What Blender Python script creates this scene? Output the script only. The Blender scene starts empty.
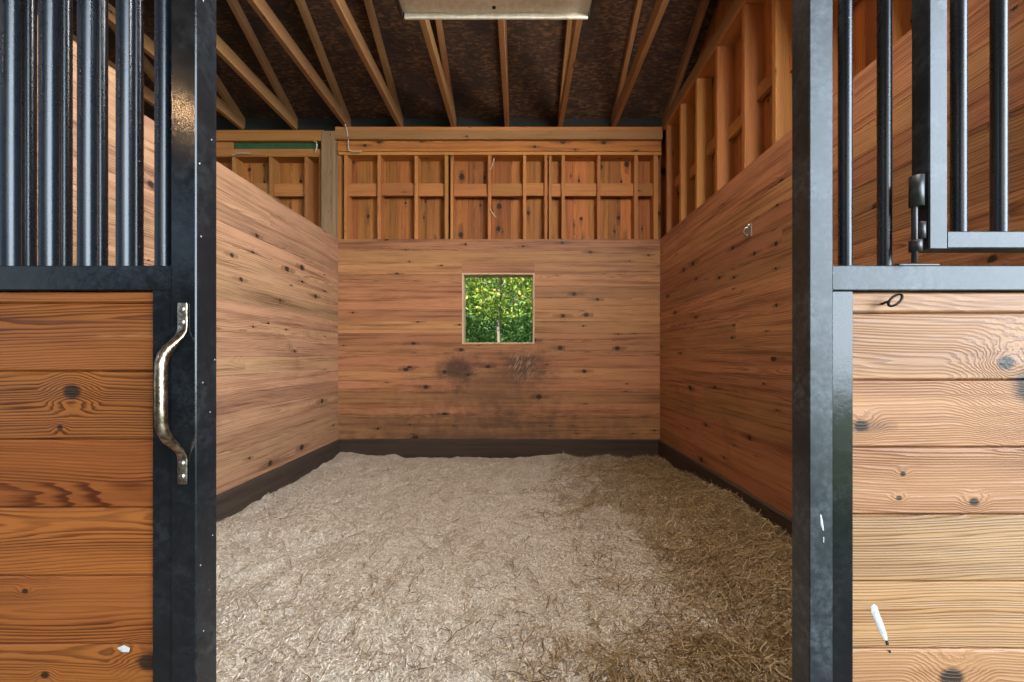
import bpy, math, random
import numpy as np
from mathutils import Vector, Matrix, noise

random.seed(7)
rng = np.random.default_rng(7)
scene = bpy.context.scene
col = scene.collection
F = 398.2                 # focal length in pixels (14 mm on a 36 mm sensor, 1024 px wide)
VX, VY, ZC = 520.0, 356.0, 1.25


def px(x, Y):
    return (x - VX) / F * Y


def pz(y, Y):
    return ZC + (VY - y) / F * Y


# ------------------------------------------------------------------ objects
def tag(o, label=None, cat=None, group=None, kind=None):
    if label:
        o['label'] = label
    if cat:
        o['category'] = cat
    if group:
        o['group'] = group
    if kind:
        o['kind'] = kind
    return o


def empty(name, loc, label, cat, group=None):
    o = bpy.data.objects.new(name, None)
    o.location = loc
    o.empty_display_size = .1
    col.objects.link(o)
    return tag(o, label, cat, group)


class MB:
    """mesh collector with a UV map that runs along each piece"""

    def __init__(self):
        self.v, self.f, self.uv, self.sm = [], [], [], []

    def face(self, idx, uvs=None, smooth=False):
        self.f.append(idx)
        self.uv.append(uvs or [(0, 0)] * len(idx))
        self.sm.append(smooth)

    def board(self, p0, p1, wv, tv, w, t, c=.0015, u0=None):
        """a chamfered length of timber (or square tube) from p0 to p1"""
        p0, p1 = Vector(p0), Vector(p1)
        wv, tv = Vector(wv).normalized(), Vector(tv).normalized()
        L = (p1 - p0).length
        u0 = random.uniform(0, 20) if u0 is None else u0
        a, b = w / 2, t / 2
        sec = [(-a + c, -b), (a - c, -b), (a, -b + c), (a, b - c), (a - c, b), (-a + c, b), (-a, b - c), (-a, -b + c)]
        n0 = len(self.v)
        for p in (p0, p1):
            for s in sec:
                self.v.append(p + wv * s[0] + tv * s[1])
        d = (p1 - p0).normalized()
        flip = wv.cross(tv).dot(d) < 0
        for i in range(8):
            j = (i + 1) % 8
            va, vb = sec[i][0] + .7 * sec[i][1], sec[j][0] + .7 * sec[j][1]
            idx = [n0 + i, n0 + j, n0 + 8 + j, n0 + 8 + i]
            uv = [(u0, va), (u0, vb), (u0 + L, vb), (u0 + L, va)]
            if flip:
                idx, uv = idx[::-1], uv[::-1]
            self.face(idx, uv)
        for k, rev in ((0, True), (8, False)):
            idx = [n0 + k + i for i in range(8)]
            uv = [(u0 + s[1], s[0]) for s in sec]
            if rev != flip:
                idx, uv = idx[::-1], uv[::-1]
            self.face(idx, uv)

    def box(self, lo, hi, c=.0015, axis=None, u0=None):
        lo, hi = Vector(lo), Vector(hi)
        s = hi - lo
        m = (lo + hi) / 2
        ax = max(range(3), key=lambda i: s[i]) if axis is None else axis
        o = [i for i in range(3) if i != ax]
        if s[o[0]] < s[o[1]]:
            o = o[::-1]
        e = [Vector((1, 0, 0)), Vector((0, 1, 0)), Vector((0, 0, 1))]
        p0, p1 = m.copy(), m.copy()
        p0[ax], p1[ax] = lo[ax], hi[ax]
        self.board(p0, p1, e[o[0]], e[o[1]], s[o[0]], s[o[1]], min(c, min(s) * .3), u0)

    def tube(self, pts, rad, seg=20, cap=True, flat=None):
        """sweep of an ellipse; rad is a number or a list of (ra, rb)"""
        pts = [Vector(p) for p in pts]
        n = len(pts)
        n0 = len(self.v)
        ref = flat or Vector((.3, .2, .93))
        ref = Vector(ref)
        u = 0
        us = []
        for i, p in enumerate(pts):
            d = (pts[min(i + 1, n - 1)] - pts[max(i - 1, 0)]).normalized()
            if abs(d.dot(ref)) > .98 and flat is None:
                ref = Vector((1, 0, 0))
            a = (ref - d * ref.dot(d)).normalized()
            b = d.cross(a)
            ra, rb = rad[i] if isinstance(rad, list) else (rad, rad)
            for k in range(seg):
                t = 2 * math.pi * k / seg
                self.v.append(p + a * ra * math.cos(t) + b * rb * math.sin(t))
            if i:
                u += (p - pts[i - 1]).length
            us.append(u)
        for i in range(n - 1):
            for k in range(seg):
                k2 = (k + 1) % seg
                self.face([n0 + i * seg + k, n0 + i * seg + k2, n0 + (i + 1) * seg + k2, n0 + (i + 1) * seg + k],
                          [(us[i], k / seg * .1), (us[i], (k + 1) / seg * .1), (us[i + 1], (k + 1) / seg * .1), (us[i + 1], k / seg * .1)], True)
        if cap:
            for base, rev in ((n0, True), (n0 + (n - 1) * seg, False)):
                m0 = len(self.v)
                self.v += [self.v[base + k].copy() for k in range(seg)]
                idx = [m0 + k for k in range(seg)]
                self.face(idx[::-1] if rev else idx)

    def lathe(self, origin, axis, prof, seg=20):
        """prof: list of (distance along axis, radius)"""
        self.tube([Vector(origin) + Vector(axis).normalized() * a for a, r in prof], [(max(r, .0002),) * 2 for a, r in prof], seg)

    def build(self, name, mat, parent=None):
        me = bpy.data.meshes.new(name)
        me.from_pydata([tuple(v) for v in self.v], [], self.f)
        uvl = me.uv_layers.new(name='UVMap')
        uvl.data.foreach_set('uv', np.array([c for f in self.uv for uv in f for c in uv], dtype=np.float32))
        me.polygons.foreach_set('use_smooth', np.array(self.sm, dtype=bool))
        me.materials.append(mat)
        me.update()
        o = bpy.data.objects.new(name, me)
        col.objects.link(o)
        if parent is not None:
            o.parent = parent
            o.matrix_parent_inverse = Matrix.Translation(-Vector(parent.location))
        return o


def dup(o, name, loc, parent=None):
    c = o.copy()
    c.name = name
    c.location = loc
    if parent is not None:
        c.parent = parent
    col.objects.link(c)
    return c


def fast_mesh(name, verts, faces4, mat, smooth=False):
    """verts (n,3) and quads (m,4) as numpy arrays"""
    me = bpy.data.meshes.new(name)
    me.vertices.add(len(verts))
    me.vertices.foreach_set('co', verts.astype(np.float32).ravel())
    me.loops.add(faces4.size)
    me.loops.foreach_set('vertex_index', faces4.astype(np.int32).ravel())
    me.polygons.add(len(faces4))
    me.polygons.foreach_set('loop_start', np.arange(0, faces4.size, 4, dtype=np.int32))
    me.polygons.foreach_set('use_smooth', np.full(len(faces4), smooth, dtype=bool))
    me.update(calc_edges=True)
    me.validate()
    me.materials.append(mat)
    o = bpy.data.objects.new(name, me)
    col.objects.link(o)
    return o


# ------------------------------------------------------------------ materials
class NT:
    def __init__(self, name):
        self.m = bpy.data.materials.new(name)
        self.m.use_nodes = True
        self.t = self.m.node_tree
        self.t.nodes.clear()
        self.out = self.t.nodes.new('ShaderNodeOutputMaterial')
        self.b = self.t.nodes.new('ShaderNodeBsdfPrincipled')
        self.t.links.new(self.b.outputs[0], self.out.inputs[0])

    def n(self, kind, **kw):
        nd = self.t.nodes.new('ShaderNode' + kind)
        for k, v in kw.items():
            setattr(nd, k, v)
        return nd

    def put(self, sock, v):
        if isinstance(v, bpy.types.NodeSocket):
            self.t.links.new(v, sock)
        else:
            if isinstance(v, (tuple, list)) and len(v) == 3 and sock.type == 'RGBA':
                v = (*v, 1)
            sock.default_value = v

    def m_(self, op, a, b=0.0, c=0.0):
        nd = self.n('Math', operation=op)
        self.put(nd.inputs[0], a)
        if len(nd.inputs) > 1:
            self.put(nd.inputs[1], b)
            self.put(nd.inputs[2], c)
        return nd.outputs[0]

    def add(self, *a):
        r = a[0]
        for x in a[1:]:
            r = self.m_('ADD', r, x)
        return r

    def mul(self, *a):
        r = a[0]
        for x in a[1:]:
            r = self.m_('MULTIPLY', r, x)
        return r

    def sub(self, a, b):
        return self.m_('SUBTRACT', a, b)

    def step(self, x, lo, hi, o0=0.0, o1=1.0):
        nd = self.n('MapRange', interpolation_type='SMOOTHSTEP')
        self.put(nd.inputs['Value'], x)
        nd.inputs['From Min'].default_value = lo
        nd.inputs['From Max'].default_value = hi
        nd.inputs['To Min'].default_value = o0
        nd.inputs['To Max'].default_value = o1
        return nd.outputs[0]

    def xyz(self, x, y, z=0.0):
        nd = self.n('CombineXYZ')
        for s, v in zip(nd.inputs, (x, y, z)):
            self.put(s, v)
        return nd.outputs[0]

    def noise(self, vec, scale=1.0, detail=3.0, rough=.55, dist=0.0):
        nd = self.n('TexNoise')
        self.put(nd.inputs['Vector'], vec)
        nd.inputs['Scale'].default_value = scale
        nd.inputs['Detail'].default_value = detail
        nd.inputs['Roughness'].default_value = rough
        nd.inputs['Distortion'].default_value = dist
        return nd.outputs['Fac']

    def mix(self, f, a, b, mode='MIX'):
        nd = self.n('Mix', data_type='RGBA', blend_type=mode)
        self.put(nd.inputs[0], f)
        self.put(nd.inputs[6], a)
        self.put(nd.inputs[7], b)
        return nd.outputs[2]

    def bump(self, h, dist, strength=1.0):
        nd = self.n('Bump')
        self.put(nd.inputs['Height'], h)
        nd.inputs['Distance'].default_value = dist
        nd.inputs['Strength'].default_value = strength
        self.t.links.new(nd.outputs[0], self.b.inputs['Normal'])

    def set(self, **kw):
        for k, v in kw.items():
            self.put(self.b.inputs[k.replace('_', ' ')], v)


def wood(name, light, dark, ring=.009, ring_amt=.6, knots=.8, knot_r=.013, rough=.6, streak=.35, tint=.25,
         fixed=(), stains=(), scratches=(), grime=None, spec=.35, bump=.0006, worn=None, coat=0.0):
    """flat-sawn boards: growth rings around a wandering pith, knots, fibres; fixed = knots (x, z, r) at places of their own"""
    N = NT(name)
    uvn = N.n('UVMap')
    sep = N.n('SeparateXYZ')
    N.t.links.new(uvn.outputs[0], sep.inputs[0])
    u, v = sep.outputs[0], sep.outputs[1]
    geo = N.n('NewGeometry')
    oi = N.n('ObjectInfo')
    s = N.m_('FRACT', N.add(geo.outputs['Random Per Island'], oi.outputs['Random']))
    s2 = N.m_('FRACT', N.mul(s, 17.31))
    s3 = N.m_('FRACT', N.mul(s, 71.7))
    S = N.mul(s, 53.0)
    # pith position wanders along the board
    c = N.add(N.mul(N.sub(N.noise(N.xyz(N.mul(u, .6), S, 1.0), 1, 2), .5), .14), N.mul(N.sub(s2, .5), .30))
    h = N.mul(N.m_('ABSOLUTE', N.sub(N.noise(N.xyz(N.mul(u, .8), S, 9.0), 1, 2), .44)), .22)
    h = N.add(h, .004)
    defl = None
    kmask = None
    halo = None

    def over(acc, x, op):
        return x if acc is None else N.m_(op, acc, x)
    if knots > 0:
        vor = N.n('TexVoronoi', voronoi_dimensions='2D', feature='F1')
        K = 5.2
        N.put(vor.inputs['Vector'], N.xyz(N.add(N.mul(u, K * .85), S), N.add(N.mul(v, K), N.mul(S, 3.0))))
        vor.inputs['Scale'].default_value = 1
        d = N.mul(vor.outputs['Distance'], 1 / K)
        cs = N.n('SeparateXYZ')
        N.t.links.new(vor.outputs['Color'], cs.inputs[0])
        gate = N.m_('GREATER_THAN', cs.outputs[0], 1 - .32 * knots)
        rad = N.add(N.mul(N.m_('POWER', cs.outputs[1], 2.0), knot_r * 1.1), knot_r * .34)
        wob = N.mul(N.sub(N.noise(N.xyz(N.mul(u, 60), N.mul(v, 60), S), 1, 2), .5), knot_r * .9)
        q = N.m_('DIVIDE', N.add(d, wob), rad)
        kmask = N.mul(gate, N.step(q, .55, 1.15, 1, 0))
        # dark resin streak trailing along the grain from each knot
        vm = N.n('VectorMath', operation='SUBTRACT')
        N.t.links.new(vor.inputs['Vector'].links[0].from_socket, vm.inputs[0])
        N.t.links.new(vor.outputs['Position'], vm.inputs[1])
        ks = N.n('SeparateXYZ')
        N.t.links.new(vm.outputs[0], ks.inputs[0])
        ku, kv = N.mul(ks.outputs[0], .22 / K), N.mul(ks.outputs[1], 1.1 / K)
        qh = N.m_('DIVIDE', N.m_('SQRT', N.add(N.mul(ku, ku), N.mul(kv, kv))), rad)
        halo = N.mul(gate, N.step(N.add(qh, N.mul(wob, 40.0)), .3, 1.5, .5, 0))
        defl = N.mul(gate, N.step(q, .3, 3.6, .022, 0))
    if fixed:
        ps = N.n('SeparateXYZ')
        N.t.links.new(geo.outputs['Position'], ps.inputs[0])
        wob = N.mul(N.sub(N.noise(geo.outputs['Position'], 55, 2), .5), .35)
        for (kx, kz, kr) in fixed:
            dx = N.mul(N.sub(ps.outputs[0], kx), .8 / kr)
            dz = N.mul(N.sub(ps.outputs[2], kz), 1 / kr)
            q = N.m_('ADD', N.m_('SQRT', N.add(N.mul(dx, dx), N.mul(dz, dz))), wob)
            kmask = over(kmask, N.step(q, .55, 1.1, 1, 0), 'MAXIMUM')
            defl = over(defl, N.step(q, .3, 3.4, kr * 1.5, 0), 'ADD')
    warp = N.mul(N.sub(N.noise(N.xyz(N.mul(u, 4), N.mul(v, 30), S), 1, 3), .5), .007)
    dv = N.sub(v, c)
    r = N.m_('SQRT', N.add(N.mul(dv, dv), N.mul(h, h)))
    # uneven ring widths, and stretches where the grain nearly vanishes
    r = N.add(r, warp, N.mul(N.sub(N.noise(N.xyz(N.mul(u, .35), N.mul(v, 34), N.add(S, 7.0)), 1, 2), .5), .022))
    fade = N.step(N.noise(N.xyz(N.mul(u, 1.6), N.mul(v, 14), N.add(S, 12.0)), 1, 3), .33, .66, .25, 1.15)
    blot = N.noise(N.xyz(N.mul(u, 3.5), N.mul(v, 12), N.add(S, 21.0)), 1, 5, .65)
    if defl is not None:
        r = N.add(r, defl)
    ph = N.m_('FRACT', N.mul(r, 1 / ring))
    late = N.mul(N.step(ph, .25, .82), N.step(ph, .86, 1.0, 1, 0))
    fib = N.noise(N.xyz(N.mul(u, 9), N.mul(v, 420), S), 1, 3, .6)
    stk = N.noise(N.xyz(N.mul(u, .9), N.mul(v, 26), N.add(S, 4.0)), 1, 4, .62)
    amt = N.add(N.mul(late, ring_amt, fade), N.mul(N.sub(fib, .5), .55), N.mul(N.step(stk, .42, .75), streak), N.mul(N.sub(blot, .5), .55))
    amt = N.m_('MINIMUM', N.m_('MAXIMUM', amt, 0.0), 1.0)
    colr = N.mix(amt, light, dark)
    # each board its own tone
    hsv = N.n('HueSaturation')
    N.put(hsv.inputs['Color'], colr)
    N.put(hsv.inputs['Value'], N.add(1 - tint / 2, N.mul(s3, tint)))
    N.put(hsv.inputs['Hue'], N.add(.4925, N.mul(s2, .015)))
    colr = hsv.outputs[0]
    if worn:                                     # finish rubbed away in patches
        w = N.step(N.noise(N.xyz(N.mul(u, 3), N.mul(v, 22), N.add(S, 2.0)), 1, 4, .65), worn[1], worn[1] + .16)
        colr = N.mix(N.mul(w, worn[2]), colr, worn[0])
    for (cx, cz, rx, rz, strength, colour) in stains:
        ps = N.n('SeparateXYZ')
        N.t.links.new(geo.outputs['Position'], ps.inputs[0])
        dx = N.mul(N.sub(ps.outputs[0], cx), 1 / rx)
        dz = N.mul(N.sub(ps.outputs[2], cz), 1 / rz)
        q = N.m_('SQRT', N.add(N.mul(dx, dx), N.mul(dz, dz)))
        q = N.add(q, N.mul(N.sub(N.noise(geo.outputs['Position'], 9, 5, .65), .5), 1.5))
        colr = N.mix(N.step(q, .0, 1.3, strength, 0), colr, colour)
    for (cx, cz, rx, rz, colour) in scratches:   # pale gnaw marks
        ps = N.n('SeparateXYZ')
        N.t.links.new(geo.outputs['Position'], ps.inputs[0])
        X, Z = N.sub(ps.outputs[0], cx), N.sub(ps.outputs[2], cz)
        q = N.m_('SQRT', N.add(N.m_('POWER', N.mul(X, 1 / rx), 2), N.m_('POWER', N.mul(Z, 1 / rz), 2)))
        line = N.noise(N.xyz(N.add(N.mul(X, 75), N.mul(Z, -38)), N.add(N.mul(X, 4), N.mul(Z, 8)), 1.0), 1, 2)
        colr = N.mix(N.mul(N.step(q, .35, 1.1, 1, 0), N.step(line, .52, .62), .8), colr, colour)
    if grime:                                    # muck splashed on in blotches
        g = N.noise(geo.outputs['Position'], grime[1], 5, .65)
        colr = N.mix(N.step(g, grime[2], grime[2] + .2, 0, grime[3]), colr, grime[0])
    if halo is not None:
        colr = N.mix(halo, colr, (.06, .026, .012))
    if kmask is not None:
        colr = N.mix(N.mul(kmask, .92), colr, (.022, .012, .007))
    N.set(Base_Color=colr, Roughness=N.add(rough, N.mul(amt, -.08)), Specular_IOR_Level=spec)
    if coat:
        N.set(Coat_Weight=coat, Coat_Roughness=.35)
    N.bump(N.add(N.mul(late, .6), N.mul(fib, .4)), bump)
    return N.m


def painted_steel(name, base, rough, chips=.5, dust=.0, dustcol=(.30, .33, .36), metal=0.0, spec=.5, bump=.5):
    N = NT(name)
    geo = N.n('NewGeometry')
    p = geo.outputs['Position']
    vor = N.n('TexVoronoi', feature='F1')
    N.put(vor.inputs['Vector'], p)
    vor.inputs['Scale'].default_value = 46
    cs = N.n('SeparateXYZ')
    N.t.links.new(vor.outputs['Color'], cs.inputs[0])
    wob = N.noise(p, 420, 2)
    chip = N.mul(N.m_('GREATER_THAN', cs.outputs[0], 1 - .22 * chips), N.step(N.add(vor.outputs['Distance'], N.mul(wob, .16)), .10, .17, 1, 0))
    n1 = N.noise(p, 7, 5, .7)
    n2 = N.noise(p, 60, 4, .7)
    c = N.mix(N.mul(N.step(n1, .35, .75), N.step(n2, .3, .7), dust), base, dustcol)
    c = N.mix(N.mul(chip, .8), c, (.62, .60, .55))
    N.set(Base_Color=c, Roughness=N.add(rough - .08, N.mul(n1, .14), N.mul(n2, .10), N.mul(chip, .2)), Specular_IOR_Level=spec, Metallic=metal)
    N.bump(N.add(N.mul(n2, .5), N.mul(chip, -.8), n1), .0009, bump)
    return N.m


def plain(name, c, rough=.6, metal=0.0, var=.3, scale=30, dark=None):
    N = NT(name)
    geo = N.n('NewGeometry')
    n1 = N.noise(geo.outputs['Position'], scale, 5, .65)
    d = dark or tuple(x * (1 - var) for x in c)
    N.set(Base_Color=N.mix(N.step(n1, .35, .7), d, c), Roughness=rough, Metallic=metal)
    N.bump(n1, .0008, .4)
    return N.m


WALLGRIME = ((.075, .045, .028), 1.6, .56, .45)
stall_wood_back = wood('stall_wood_back', (.47, .222, .096), (.165, .060, .023), ring=.012, ring_amt=.5, knots=.8, knot_r=.024, rough=.62, streak=.75, tint=.36,
                       stains=((px(525, 4.53), pz(368, 4.53), .30, .22, .75, (.045, .030, .022)),
                               (px(492, 4.53), pz(385, 4.53), .9, .45, .6, (.09, .050, .030)),
                               (px(458, 4.53), pz(370, 4.53), .24, .22, .85, (.04, .027, .02)),
                               (px(470, 4.53), pz(440, 4.53), 2.3, .42, .75, (.085, .050, .032))),
                       scratches=((px(523, 4.53), pz(366, 4.53), .22, .22, (.42, .28, .17)),), grime=(WALLGRIME[0], 1.3, .58, .4))
stall_wood = wood('stall_wood', (.47, .222, .096), (.165, .060, .023), ring=.012, ring_amt=.5, knots=.8, knot_r=.021, rough=.62, streak=.75, tint=.36, grime=WALLGRIME)
stall_wood_left = wood('stall_wood_left', (.45, .255, .140), (.155, .070, .036), ring=.012, ring_amt=.55, knots=.85, knot_r=.023, rough=.65, streak=.7, tint=.36, grime=WALLGRIME)  # duller, less saturated tone for the left wall planks
frame_wood = wood('frame_wood', (.46, .195, .056), (.25, .085, .023), ring=.011, ring_amt=.45, knots=.5, knot_r=.010, rough=.7, streak=.35, tint=.35)
siding_wood = wood('siding_wood', (.45, .170, .042), (.19, .057, .014), ring=.012, ring_amt=.5, knots=1.6, knot_r=.030, rough=.7, streak=.65, tint=.6)
truss_wood = wood('truss_wood', (.33, .165, .065), (.16, .070, .026), ring=.011, ring_amt=.45, knots=.6, knot_r=.010, rough=.7, streak=.4, tint=.3)
lining_wood = wood('lining_wood', (.62, .46, .30), (.42, .27, .15), ring=.011, ring_amt=.4, knots=.3, rough=.75, streak=.3, tint=.2)
old_timber = wood('old_timber', (.30, .19, .10), (.15, .085, .04), ring=.011, ring_amt=.4, knots=.5, knot_r=.012, rough=.8, streak=.6, tint=.2)
base_wood = wood('base_wood', (.060, .041, .029), (.028, .018, .012), ring=.012, ring_amt=.4, knots=.3, rough=.8, streak=.6, tint=.3)
YD, YR = .785, .81
door_wood = wood('door_wood', (.40, .118, .024), (.11, .024, .005), ring=.0060, ring_amt=.75, knots=.12, knot_r=.010, rough=.42, streak=.35, tint=.30, spec=.45,
                 fixed=((px(72, YD), pz(392, YD), .017), (px(60, YD), pz(427, YD), .006), (px(45, YD), pz(675, YD), .008), (px(25, YD), pz(591, YD), .006), (px(148, YD), pz(662, YD), .02)),
                 worn=((.52, .25, .10), .66, .6), bump=.0010)
panel_wood = wood('panel_wood', (.60, .310, .130), (.25, .088, .026), ring=.0060, ring_amt=.72, knots=.10, knot_r=.010, rough=.5, streak=.35, tint=.25, spec=.45,
                  fixed=((px(1006, YR), pz(363, YR), .016), (px(974, YR), pz(502, YR), .010), (px(903, YR), pz(474, YR), .006), (px(899, YR), pz(498, YR), .006),
                         (px(952, YR), pz(678, YR), .024), (px(1040, YR), pz(386, YR), .05)),
                  worn=((.62, .47, .36), .60, .5), bump=.0010)

black_steel = painted_steel('black_steel', (.008, .009, .010), .12, chips=.1, dust=.30, dustcol=(.07, .08, .09))
bar_steel = painted_steel('bar_steel', (.007, .011, .016), .24, chips=.4, dust=.3, dustcol=(.018, .03, .04), spec=.65, bump=.06)
grey_steel = painted_steel('grey_steel', (.022, .028, .031), .34, chips=.12, dust=.95, dustcol=(.15, .175, .19))
hinge_steel = painted_steel('hinge_steel', (.10, .10, .10), .35, chips=.2, dust=.5, dustcol=(.05, .04, .03), metal=.8)
handle_metal = plain('handle_metal', (.80, .70, .55), .30, 1.0, scale=90, dark=(.22, .17, .11))
bolt_metal = plain('bolt_metal', (.55, .52, .48), .4, 1.0, scale=120)
dark_iron = plain('dark_iron', (.035, .022, .016), .6, .6, scale=150)
galv = plain('galvanised', (.50, .48, .44), .4, .9, scale=120)
white_enamel = plain('white_enamel', (.88, .85, .76), .45, scale=28, dark=(.74, .68, .54))
tube_glass = plain('tube_white', (.85, .85, .82), .2, var=.05)
green_paint = plain('green_paint', (.035, .115, .045), .5, scale=20)
baffle = plain('eave_baffle', (.014, .016, .011), .8, scale=6)
twine = plain('twine', (.62, .55, .42), .8, scale=60)
wire_mat = plain('wire_white', (.62, .58, .50), .6)
dropping = plain('dropping_white', (.82, .80, .76), .7, var=.2, scale=160)
dropping_dark = plain('dropping_dark', (.02, .018, .016), .7)
earth = plain('barn_floor', (.20, .165, .13), .9, scale=6)
lawn = plain('lawn', (.13, .20, .05), .9, scale=3)


def osb_mat():
    N = NT('osb')
    geo = N.n('NewGeometry')
    p = geo.outputs['Position']
    mp = N.n('Mapping')
    mp.inputs['Scale'].default_value = (24, 75, 75)
    N.put(mp.inputs['Vector'], p)
    wv = N.n('TexNoise')
    N.put(wv.inputs['Vector'], p)
    wv.inputs['Scale'].default_value = 5
    ad = N.n('Mix', data_type='RGBA', blend_type='LINEAR_LIGHT')
    ad.inputs[0].default_value = 1.3
    N.put(ad.inputs[6], mp.outputs[0])
    N.put(ad.inputs[7], wv.outputs['Color'])
    vor = N.n('TexVoronoi')
    N.put(vor.inputs['Vector'], ad.outputs[2])
    vor.inputs['Scale'].default_value = 1.0
    cs = N.n('SeparateXYZ')
    N.t.links.new(vor.outputs['Color'], cs.inputs[0])
    big = N.noise(p, 3.5, 5, .65)
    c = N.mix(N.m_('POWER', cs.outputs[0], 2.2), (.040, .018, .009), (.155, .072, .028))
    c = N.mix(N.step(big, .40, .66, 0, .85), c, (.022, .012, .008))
    N.set(Base_Color=c, Roughness=.85)
    N.bump(cs.outputs[1], .003)
    return N.m


osb = osb_mat()


def island_mat(name, ramp, rough=.75, rootdark=None, translucent=0.0, spec=.2, posramp=None):
    N = NT(name)
    geo = N.n('NewGeometry')
    cr = N.n('ValToRGB')
    els = cr.color_ramp.elements
    while len(els) < len(ramp):
        els.new(.5)
    for e, (p, c) in zip(els, ramp):
        e.position = p
        e.color = (*c, 1)
    N.t.links.new(geo.outputs['Random Per Island'], cr.inputs[0])
    c = cr.outputs[0]
    N.set(Base_Color=c, Roughness=rough, Specular_IOR_Level=spec)
    if translucent:
        tr = N.n('BsdfTranslucent')
        N.put(tr.inputs['Color'], c)
        mx = N.n('MixShader')
        mx.inputs[0].default_value = translucent
        N.t.links.new(N.b.outputs[0], mx.inputs[1])
        N.t.links.new(tr.outputs[0], mx.inputs[2])
        N.t.links.new(mx.outputs[0], N.out.inputs[0])
    return N.m


shaving_mat = island_mat('shaving', ((0, (.30, .24, .18)), (.25, (.54, .46, .355)), (.6, (.69, .605, .49)), (1, (.82, .74, .62))))
hay_mat = island_mat('hay', ((0, (.09, .052, .020)), (.3, (.21, .132, .054)), (.65, (.32, .215, .098)), (1, (.56, .43, .24))))


def litter_mat():
    """wood shavings with trampled hay mixed in over the right half of the stall"""
    N = NT('shavings_ground')
    geo = N.n('NewGeometry')
    p = geo.outputs['Position']
    sp = N.n('SeparateXYZ')
    N.t.links.new(p, sp.inputs[0])
    vor = N.n('TexVoronoi')
    N.put(vor.inputs['Vector'], p)
    vor.inputs['Scale'].default_value = 75
    cs = N.n('SeparateXYZ')
    N.t.links.new(vor.outputs['Color'], cs.inputs[0])
    big = N.noise(p, 2.2, 5, .65)
    fine = N.noise(p, 130, 3, .7)
    sh = N.mix(cs.outputs[0], (.45, .38, .30), (.70, .615, .50))
    sh = N.mix(N.step(fine, .45, .7, 0, .6), sh, (.25, .185, .13))
    sh = N.mix(N.step(big, .5, .75, 0, .45), sh, (.33, .27, .215))
    hy = N.mix(cs.outputs[0], (.20, .125, .05), (.44, .30, .13))
    hy = N.mix(N.step(fine, .40, .7, 0, .7), hy, (.11, .065, .025))
    edge = N.add(N.sub(sp.outputs[0], N.mul(N.sub(sp.outputs[1], 1.4), .12)), N.mul(N.sub(big, .5), 1.1))
    N.set(Base_Color=N.mix(N.step(edge, -.1, 1.15), sh, hy), Roughness=.95, Specular_IOR_Level=.1)
    N.bump(N.add(fine, cs.outputs[1]), .006, .8)
    return N.m


litter = litter_mat()

# ------------------------------------------------------------------ setting
YB, XL, XR = 4.53, -2.07, 1.592        # inner faces of the planked walls
ZT, BW = 2.58, .1335                    # plank top, board width
TB = .038

b = MB()
b.box((-7, .3, -.1), (2.0, 4.8, 0), 0)
b.box((-7, -7.5, -.1), (2.0, .3, 0), 0)
tag(b.build('floor', earth), 'packed earth barn floor', 'floor', kind='structure')
b = MB()
b.box((-40, 4.8, -.2), (40, 60, -.02), 0)
b.box((-40, -50, -.2), (40, -7.5, -.02), 0)
b.box((2.0, -7.5, -.2), (40, 4.8, -.02), 0)
tag(b.build('ground', lawn), 'grass outside the barn', 'ground', kind='structure')

# window hole
WX0, WX1, WZ0, WZ1 = px(462, YB), px(534.5, YB), pz(344, YB), pz(273, YB)

b = MB()
z = ZT
while z > .05:
    z0 = max(z - BW, 0)
    segs = [(XL - .026, XR + .03, z0, z)]
    if z > WZ0 and z0 < WZ1:
        segs = [(XL - .026, WX0, z0, z), (WX1, XR + .03, z0, z)]
        if z > WZ1:
            segs.append((WX0, WX1, WZ1, z))
        if z0 < WZ0:
            segs.append((WX0, WX1, z0, WZ0))
    for x0, x1, a, c in segs:
        b.box((x0, YB, a), (x1, YB + TB, c), .002, axis=0, u0=x0 + 3 + z * 7)
    b.box((-6.5, YB, z0), (px(322, YB) - .002, YB + TB, z), .002, axis=0)
    z -= BW
wall_back = b.build('wall_back', stall_wood_back)
tag(wall_back, 'back wall of horizontal brown planks with a square window', 'wall', kind='structure')

b = MB()
z = ZT + BW
k = 0
while z > .05:
    z0 = max(z - BW, 0)
    y1 = YB - .001
    cuts = [.96, y1]
    if k == 0:
        cuts = [.96, 2.12]
    elif k == 2:
        cuts = [.96, 3.30, y1]
    elif k in (6, 11):
        cuts = [.96, 1.9 + .1 * k, y1]
    for a, c in zip(cuts, cuts[1:]):
        b.box((XL - TB, a, z0), (XL, c, z), .002, axis=1)
    z -= BW
    k += 1
tag(b.build('wall_left', stall_wood_left), 'left stall partition of horizontal tan planks', 'wall', kind='structure')

b = MB()
z = ZT
k = 0
while z > .05:
    z0 = max(z - BW, 0)
    cuts = [.86, YB - .001] if k % 4 else [.86, 1.9 + .13 * k, YB - .001]
    for a, c in zip(cuts, cuts[1:]):
        b.box((XR, a, z0), (XR + TB, c, z), .002, axis=1)
    z -= BW
    k += 1
tag(b.build('wall_right', stall_wood), 'right stall wall of horizontal reddish planks', 'wall', kind='structure')

b = MB()  # unseen wall added across the aisle to darken reflections and cut ambient light
z = 2.6
while z > .05:
    z0 = max(z - .184, 0)
    b.box((-7, -4.6, z0), (2.0, -4.56, z), .003, axis=0)
    z -= .184
tag(b.build('wall_unseen_dark', base_wood), 'unseen dark plank wall added across the aisle for darker reflections', 'wall', kind='structure')

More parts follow.
